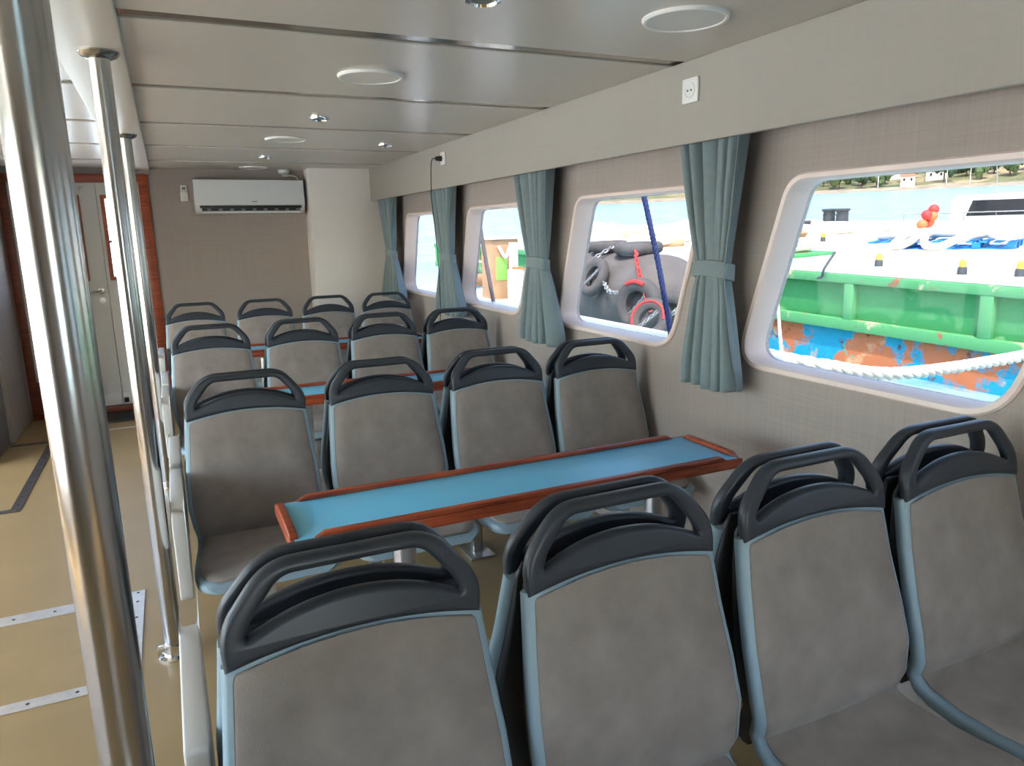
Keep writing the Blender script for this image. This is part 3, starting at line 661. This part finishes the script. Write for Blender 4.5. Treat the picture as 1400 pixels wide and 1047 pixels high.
bm = bmesh.new(); R = [[Vector((x, s*w, z)) for s, z in ((-1, 1.2), (-.85, zt), (.85, zt), (1, 1.2))] for x, w, zt in ((-2.6, 1.2, 2.5), (-2.4, 1.2, 2.7), (.6, 1.15, 2.75), (2.4, 1.0, 1.6))]; rings(bm, R); cb = finish('cabin', bm, 'ship_white', wb)
for s in (-1, 1):
    bm = bmesh.new(); vs = [bm.verts.new(Vector((x, s*yy, z))) for x, yy, z in ((-2.0, 1.14, 1.85), (1.2, 1.09, 1.85), (.5, 1.02, 2.5), (-1.8, 1.06, 2.5))]; bm.faces.new(vs); bmesh.ops.solidify(bm, geom=bm.faces[:], thickness=.06); finish('side_window', bm, 'boat_window', cb)
bm = bmesh.new()
for x in np.linspace(-4.4, 3.8, 8): w = 1.25 if x < 1.5 else 1.25-(x-1.5)*.42; tube(bm, [(x, -w, 1.3), (x, -w, 2.0)], .02, 6)
tube(bm, smooth_path([(-4.4, -1.25, 2.0), (0, -1.3, 2.0), (1.5, -1.25, 2.0), (3.8, -.28, 2.1)], 4), .025, 6); finish('railing', bm, 'galvanised', wb)
bm = bmesh.new(); tube(bm, [(-1.0, 0, 2.7), (-1.2, 0, 4.6)], .02, 6); finish('aerial', bm, 'galvanised', wb)
# red and orange floats on the barge far edge
fb = eempty('float_bundle', dz(1266, 314)); tag(fb, 'red and orange net floats piled on the barge far edge', 'floats')
for k, (x, z) in enumerate(((-.3, .2), (.05, .2), (.2, .55), (-.1, .62), (.4, .25), (.3, .85))):
    bm = bmesh.new(); bmesh.ops.create_icosphere(bm, subdivisions=2, radius=.14, matrix=Matrix.Translation((x*.6, .1*math.sin(k*2), z*.6+.03))); finish('float', bm, 'red_paint' if k % 2 else 'orange_paint', fb)
# clutter on the deck seen beyond the tyres
for k in range(5):
    u = 806+k*28; v = 326+(k%2)*6; c = dz(u, v, .08)
    P = [c+Vector((.8*math.cos(t*.9+k)*(1-.04*t), .7*math.sin(t*.9+k), .05*t+.03*math.sin(5*t))) for t in range(9)]
    rope('rope_coil', 'rope_white', P, .10, 'loose heap of pale rope on the barge deck beyond the tyres', 'rope heaps beyond the tyres', 6, 5)
o = rope('deck_hose', 'rust_brown', [dz(800, 338, .06), dz(850, 340, .06), dz(890, 335, .06), dz(935, 333, .06)], .09, 'brown hose lying along the barge deck beyond the tyres'); o['category'] = 'hose'

# ---- rubber fender with tyres between ship and barge
FX, FYc, FZ, FR = 7.55, 11.12, -.22, .78
fd = eempty('fender', (FX, FYc, FZ)); tag(fd, 'huge cylindrical rubber fender floating against the barge', 'fender')
FL = .95
prof = []
for k in range(9): t = math.pi/2*k/8; prof.append((max(FR*math.sin(t), .002), -FL-.75*math.cos(t)))
prof += [(FR, 0)]
for k in range(9): t = math.pi/2*k/8; prof.append((max(FR*math.cos(t), .002), FL+.75*math.sin(t)))
bm = bmesh.new(); lathe(bm, prof, axis='Y', n=40); finish('body', bm, 'fender_rubber', fd, 60)
def tyre(p, nrm, label, R=.34, r=.115, red=False, red_all=False):
    q = Vector(nrm).to_track_quat('Z', 'Y').to_matrix().to_4x4()
    o = eempty('tyre', p); o.matrix_world = EM4 @ Matrix.Translation(p) @ q; tag(o, label, 'tyre', 'tyres on the fender')
    bm = bmesh.new(); prf = [(R-r*.95, -r*.5), (R-r*.4, -r*.95), (R+r*.35, -r*.95), (R+r*.8, -r*.6), (R+r*.9, 0), (R+r*.8, r*.6), (R+r*.35, r*.95), (R-r*.4, r*.95), (R-r*.95, r*.5), (R-r*.8, 0)]
    N = 36; RR = [[Vector((a*math.cos(2*math.pi*k/N), a*math.sin(2*math.pi*k/N), h)) for a, h in prf] for k in range(N)]; rings(bm, RR+[RR[0]], cap=False); bmesh.ops.remove_doubles(bm, verts=bm.verts, dist=1e-5)
    finish('casing', bm, 'tyre', o, 50)
    if red_all: bm = bmesh.new(); tube(bm, [Vector(((R+.01)*math.cos(t), (R+.01)*math.sin(t), r*.93)) for t in np.linspace(0, 5.6, 28)], .02, 6); finish('painted_ring', bm, 'red_paint', o)
    if red: bm = bmesh.new(); tube(bm, [Vector(((R+.04)*math.cos(t), (R+.04)*math.sin(t), r*.88)) for t in np.linspace(1.1, 2.1, 10)], .035, 6); finish('painted_patch', bm, 'red_paint', o)
    for k in range(9):
        a = -R*.8+k*R*.2; bm = bmesh.new(); d = Vector((1, 1, 0)).normalized()
        tube(bm, [d*a+Vector((.05*math.cos(t)*d.x-.022*math.sin(t)*d.y, .05*math.cos(t)*d.y+.022*math.sin(t)*d.x, .03+.02*(k % 2))) for t in np.linspace(0, 6.28, 9)], .011, 5); finish('chain_link', bm, 'galvanised', o)
    return o
def fside(dy, a):     # point on fender surface: angle a from -X (towards the ship) up to +Z
    n = Vector((-math.cos(a), 0, math.sin(a))); return Vector((FX, FYc+dy, FZ))+n*(FR+.12), n
p, n = fside(-1.38, .05); tyre(p+Vector((.14, 0, 0)), n+Vector((0, -.25, 0)), 'tyre with a red painted patch hanging on the side of the big fender', red=True)
p, n = fside(-.1, .45); tyre(p+Vector((0, 0, .02)), n, 'plain tyre hanging on the fender side next to the red patched tyre', .27, .09)
p, n = fside(.65, .45); tyre(p+Vector((0, 0, .02)), n, 'plain tyre hanging at the far end of the fender side', .27, .09)
tyre(Vector((FX-.42, FYc-FL-.80, FZ-.12)), (-.6, -.8, .1), 'tyre hanging on the rounded near end of the big fender', .30, .10)
tyre(eX(889, 437, FX-1.25), (-.8, -.35, .4), 'tyre with a red rim low before the fender beside loose chains', R=.25, r=.09, red_all=True)
for dy, R_ in ((-.3, .34), (.62, .27), (1.4, .25), (2.15, .22)):
    tyre(Vector((FX-.02, FYc+dy, (FZ+FR+.09) if dy < 1.3 else FZ+FR+.05)), (0, 0, 1), 'tyre lying flat on top of the big fender', R_, .10)
def chain(P, label, m='galvanised'):
    P = [EMT @ Vector(q) for q in smooth_path(P, 6)]; r = empty('chain', P[0]); tag(r, label, 'chain', 'chains on the fender')
    for i in range(len(P)-1):
        d = P[i+1]-P[i]; a = d.normalized(); b = a.orthogonal().normalized()
        if i % 2: b = a.cross(b)
        c = (P[i]+P[i+1])/2-P[0]; bm = bmesh.new(); tube(bm, [c+a*math.cos(t)*d.length*.62+b*math.sin(t)*.03 for t in np.linspace(0, 6.28, 10)], .014, 5); finish('link', bm, m, r)
s1, _ = fside(-1.0, .25); s2_, _ = fside(-.45, .4); chain([s1, (s1+s2_)/2+Vector((-.05, 0, -.06)), s2_], 'short chain joining two tyres on the fender side')
s1, _ = fside(-.55, 1.3); s2_, _ = fside(-1.25, .75); s3, _ = fside(-1.75, .1); chain([s1, s2_+Vector((-.02, 0, 0)), s3+Vector((.1, 0, -.1))], 'red chain running down the fender near its rounded end', 'red_paint')
s1, _ = fside(.3, 1.4); s2_, _ = fside(.3, .9); chain([s1, s2_], 'pale chain from the flat tyres down the fender')
# ---- lines near our own windows
rope('mooring_line', 'rope_blue', [EM @ onx(879, 262, 2.62), EM @ onx(900, 360, 2.66), EM @ onx(918, 462, 2.70)], .017, 'dark blue mooring line crossing the window with the tyres', pitch=.09)
rope('guard_line', 'rope_grey', [EM @ onx(655, 300, 2.70), EM @ onx(664, 355, 2.72), EM @ onx(675, 415, 2.74)], .02, 'grey line slanting behind the window with the machinery')
hw_ = [eX(1045, 484, 3.1), eX(1075, 490, 3.15), eX(1130, 500, 3.3), eX(1195, 510, 3.6), eX(1260, 508, 4.0), eX(1330, 498, 4.5), eX(1400, 486, 5.0), eX(1480, 465, 5.6)]
rope('hawser', 'rope_white', hw_, .038, 'thick white twisted hawser sagging below the green barge', pitch=.22)
rope('thin_line', 'rope_white', [eX(1062, 362, 5.0), eX(1064, 420, 4.6), eX(1069, 488, 4.2)], .013, 'thin white line hanging down before the barge side')
rope('edge_shackle_line', 'bollard_dark', [eX(1128, 357, 8.95)+Vector((.2, 0, .12)), eX(1127, 367, 8.9), eX(1124, 378, 8.9), eX(1118, 380, 8.9)], .02, 'short dark line with a loop over the barge edge')

# ---- machinery on the foredeck
def fd_at(u, v, y): return ony(u, v, y)
cbp = onz(683, 405, .60); cab = tag(empty('deck_cabinet', (cbp.x, cbp.y, .58)), 'rusty tan machinery cabinet on the foredeck', 'cabinet')
sc = cbp.y/9.1
box('casing', 'rust_brown', -.17, .20, -.2, .2, 0, .78, .01, cab); box('lid', 'ship_white', -.2, .23, -.23, .23, .78, .82, .01, cab)
box('lime_patch', 'lime_paint', -.13, .03, -.206, -.2, .25, .55, .002, cab); box('side_door', 'house_white', .06, .19, -.206, -.2, .04, .74, .002, cab)
bm = bmesh.new(); tube(bm, smooth_path([(-.1, -.23, .7), (-.02, -.26, .55), (.05, -.24, .68)], 5), .02, 6); finish('hose', bm, 'ship_white', cab)
mp_ = onz(667, 404, .60); ms = tag(empty('mast_post', (mp_.x, mp_.y+.8, .58)), 'tan steel post standing behind the foredeck cabinet', 'post')
bm = bmesh.new(); cyl(bm, (-.04, 0, 0), (-.10, 0, 2.2), .075, .06, 16); finish('tube', bm, 'rust_brown', ms); bm = bmesh.new(); lathe(bm, [(.12, 0), (.12, .03), (.085, .05), (.085, .12)], (-.04, 0, 0), n=16); finish('base_flange', bm, 'rust_brown', ms)
for k, (u, v) in enumerate(((708, 408), (722, 412))):
    p = onz(u, v, .60); d = tag(empty('drum', (p.x, p.y, .58)), 'white drum standing on the foredeck beside the cabinet', 'drum', 'white drums on the foredeck')
    bm = bmesh.new(); lathe(bm, [(.12, 0), (.13, .02), (.13, .17), (.138, .18), (.13, .19), (.13, .36), (.138, .37), (.12, .40), (.01, .40)], n=20); finish('body', bm, 'ship_white', d)
    bm = bmesh.new(); lathe(bm, [(.07, .40), (.07, .43), (.01, .43)], n=14); finish('lid', bm, 'orange_paint', d)
wp2 = onz(658, 402, .60); wd = tag(empty('windlass', (wp2.x, wp2.y, .58)), 'small white windlass at the foredeck edge', 'windlass')
box('bed', 'ship_white', -.2, .12, -.12, .12, 0, .1, .01, wd); bm = bmesh.new(); cyl(bm, (-.18, 0, .22), (.12, 0, .22), .09, n=16); finish('barrel', bm, 'rust_brown', wd)
bm = bmesh.new(); tube(bm, smooth_path([(-.1, 0, .1), (-.12, 0, .4), (.05, 0, .45), (.1, 0, .1)], 6), .02, 6); finish('hoop', bm, 'ship_white', wd)

# ---- far shore
from mathutils import noise as mn
bm = bmesh.new(); NA, NR = 120, 16; V = []
def hill_z(az, rr):
    j = (rr-14*math.sin(az*9)-640)/40
    if j <= 0: return SEA-.5
    return 1.2+(j/NR)**1.0*(78+60*mn.noise(Vector((az*5, j*.25, 0))))
for i in range(NA+1):
    az = math.radians(-5+130*i/NA); row = []
    for j in range(NR+1):
        rr = 640+j*40+14*math.sin(az*9); row.append(bm.verts.new((rr*math.sin(az), rr*math.cos(az), hill_z(az, rr))))
    V.append(row)
for a, b in zip(V, V[1:]):
    for j in range(NR): bm.faces.new((a[j], b[j], b[j+1], a[j+1]))
hl = finish('hillside', bm, 'hillside', None, 80); hl.matrix_world = EM4; tag(hl, 'dry green hillside across the bay', kind='structure')
bm = bmesh.new(); V = []
for i in range(NA+1):
    az = math.radians(-5+130*i/NA); V.append([bm.verts.new((r_*math.sin(az), r_*math.cos(az), z)) for r_, z in ((628+14*math.sin(az*9), SEA-.3), (650+14*math.sin(az*9), 1.6), (664+14*math.sin(az*9), 1.2))])
for a, b in zip(V, V[1:]):
    for j in range(2): bm.faces.new((a[j], b[j], b[j+1], a[j+1]))
sb = finish('beach', bm, 'beach', None, 80); sb.matrix_world = EM4; tag(sb, 'pale stony beach along the far shore', kind='structure')
def tree_mesh(seed, m):
    rnd = random.Random(seed); bm = bmesh.new()
    for k in range(7):
        c = Vector((rnd.uniform(-.5, .5), rnd.uniform(-.5, .5), rnd.uniform(.55, 1.25))); r_ = rnd.uniform(.32, .55)
        g = bmesh.ops.create_icosphere(bm, subdivisions=2, radius=r_, matrix=Matrix.Translation(c))
        for v in g['verts']: v.co += (v.co-c)*.35*mn.noise(v.co*4+Vector((seed, 0, 0)))
    me = bpy.data.meshes.new('crown'); bm.to_mesh(me); bm.free(); me.materials.append(MATS[m]); return me
crowns = [tree_mesh(1, 'foliage'), tree_mesh(2, 'foliage_dark'), tree_mesh(3, 'foliage')]
bm = bmesh.new(); cyl(bm, (0, 0, 0), (0, 0, .7), .07, .05, 8); tm = bpy.data.meshes.new('trunk'); bm.to_mesh(tm); bm.free(); tm.materials.append(MATS['trunk'])
rt = random.Random(11)
def shore_tree(az, r_, s, k):
    z = hill_z(az, r_)-.5
    o = bpy.data.objects.new('shore_tree', None); COL.objects.link(o)
    o.matrix_world = EM4 @ Matrix.Translation((r_*math.sin(az), r_*math.cos(az), z)) @ Matrix.Rotation(rt.uniform(0, 6), 4, 'Z') @ Matrix.Diagonal((s*.72, s*.72, s*rt.uniform(1.0, 1.35), 1))
    tag(o, ['pale green bushy tree on the far shore', 'dark green dense tree on the far shore', 'light green round tree on the far shore'][k], 'tree', 'trees on the far shore')
    link('crown', crowns[k], o); link('trunk', tm, o)
HOUSES = ((1345, 760, 16, 7, 0), (1366, 800, 12, 6, 1), (1278, 690, 14, 5, 2), (1240, 672, 10, 5, 3), (1300, 850, 14, 6, 4), (1395, 720, 14, 6, 5), (1225, 720, 12, 5, 6), (915, 720, 12, 5, 7))
placed = []
for h_ in HOUSES:
    d = eray(h_[0], 260); az = math.atan2(d.x, d.y); placed.append((h_[1]*math.sin(az), h_[1]*math.cos(az), 14))
for i in range(6000):
    if len(placed) >= 290: break
    az = math.radians(rt.uniform(42, 64) if i % 3 else rt.uniform(26, 42)); r_ = rt.choice((672, 676, 688, 694, 706, 718, 735, 755, 780, 810, 850, 890))
    sz = rt.uniform(7, 15); x, y = r_*math.sin(az), r_*math.cos(az)
    if all(math.hypot(x-a, y-b) > .72*(sz+c) for a, b, c in placed):
        placed.append((x, y, sz)); shore_tree(az, r_, sz, rt.randrange(3))
def house(u, r_, w, h, k):
    d = eray(u, 260); az = math.atan2(d.x, d.y); z = hill_z(az, r_)+1
    o = eempty('house', (r_*math.sin(az), r_*math.cos(az), z), -az); tag(o, 'small white house with a red roof on the far hillside', 'house', 'houses on the far shore')
    box('walls', 'house_white', -w/2, w/2, -4, 4, -3, h, 0, o)
    bm = bmesh.new(); R = [[Vector((x, -4.4, h)), Vector((x, 4.4, h)), Vector((x, 0, h+2))] for x in (-w/2-.4, w/2+.4)]; rings(bm, R); finish('roof', bm, 'roof_tile', o)
    for x in (-w/4, w/4): box('window', 'dark_slot', x-.7, x+.7, -4.1, -3.9, h*.35, h*.75, 0, o)
for a in HOUSES: house(*a)
for u in (1200, 1293, 1325):
    d = eray(u, 260); az = math.atan2(d.x, d.y); o = eempty('lamp_post', (664*math.sin(az), 664*math.cos(az), 2)); tag(o, 'tall pale lamp post on the far beach', 'lamp post', 'lamp posts on the far shore')
    bm = bmesh.new(); cyl(bm, (0, 0, 0), (0, 0, 16), .35, .2, 8); finish('post', bm, 'house_white', o); bm = bmesh.new(); bx(bm, -1.2, .2, -.3, .3, 16, 16.4); finish('head', bm, 'house_white', o)
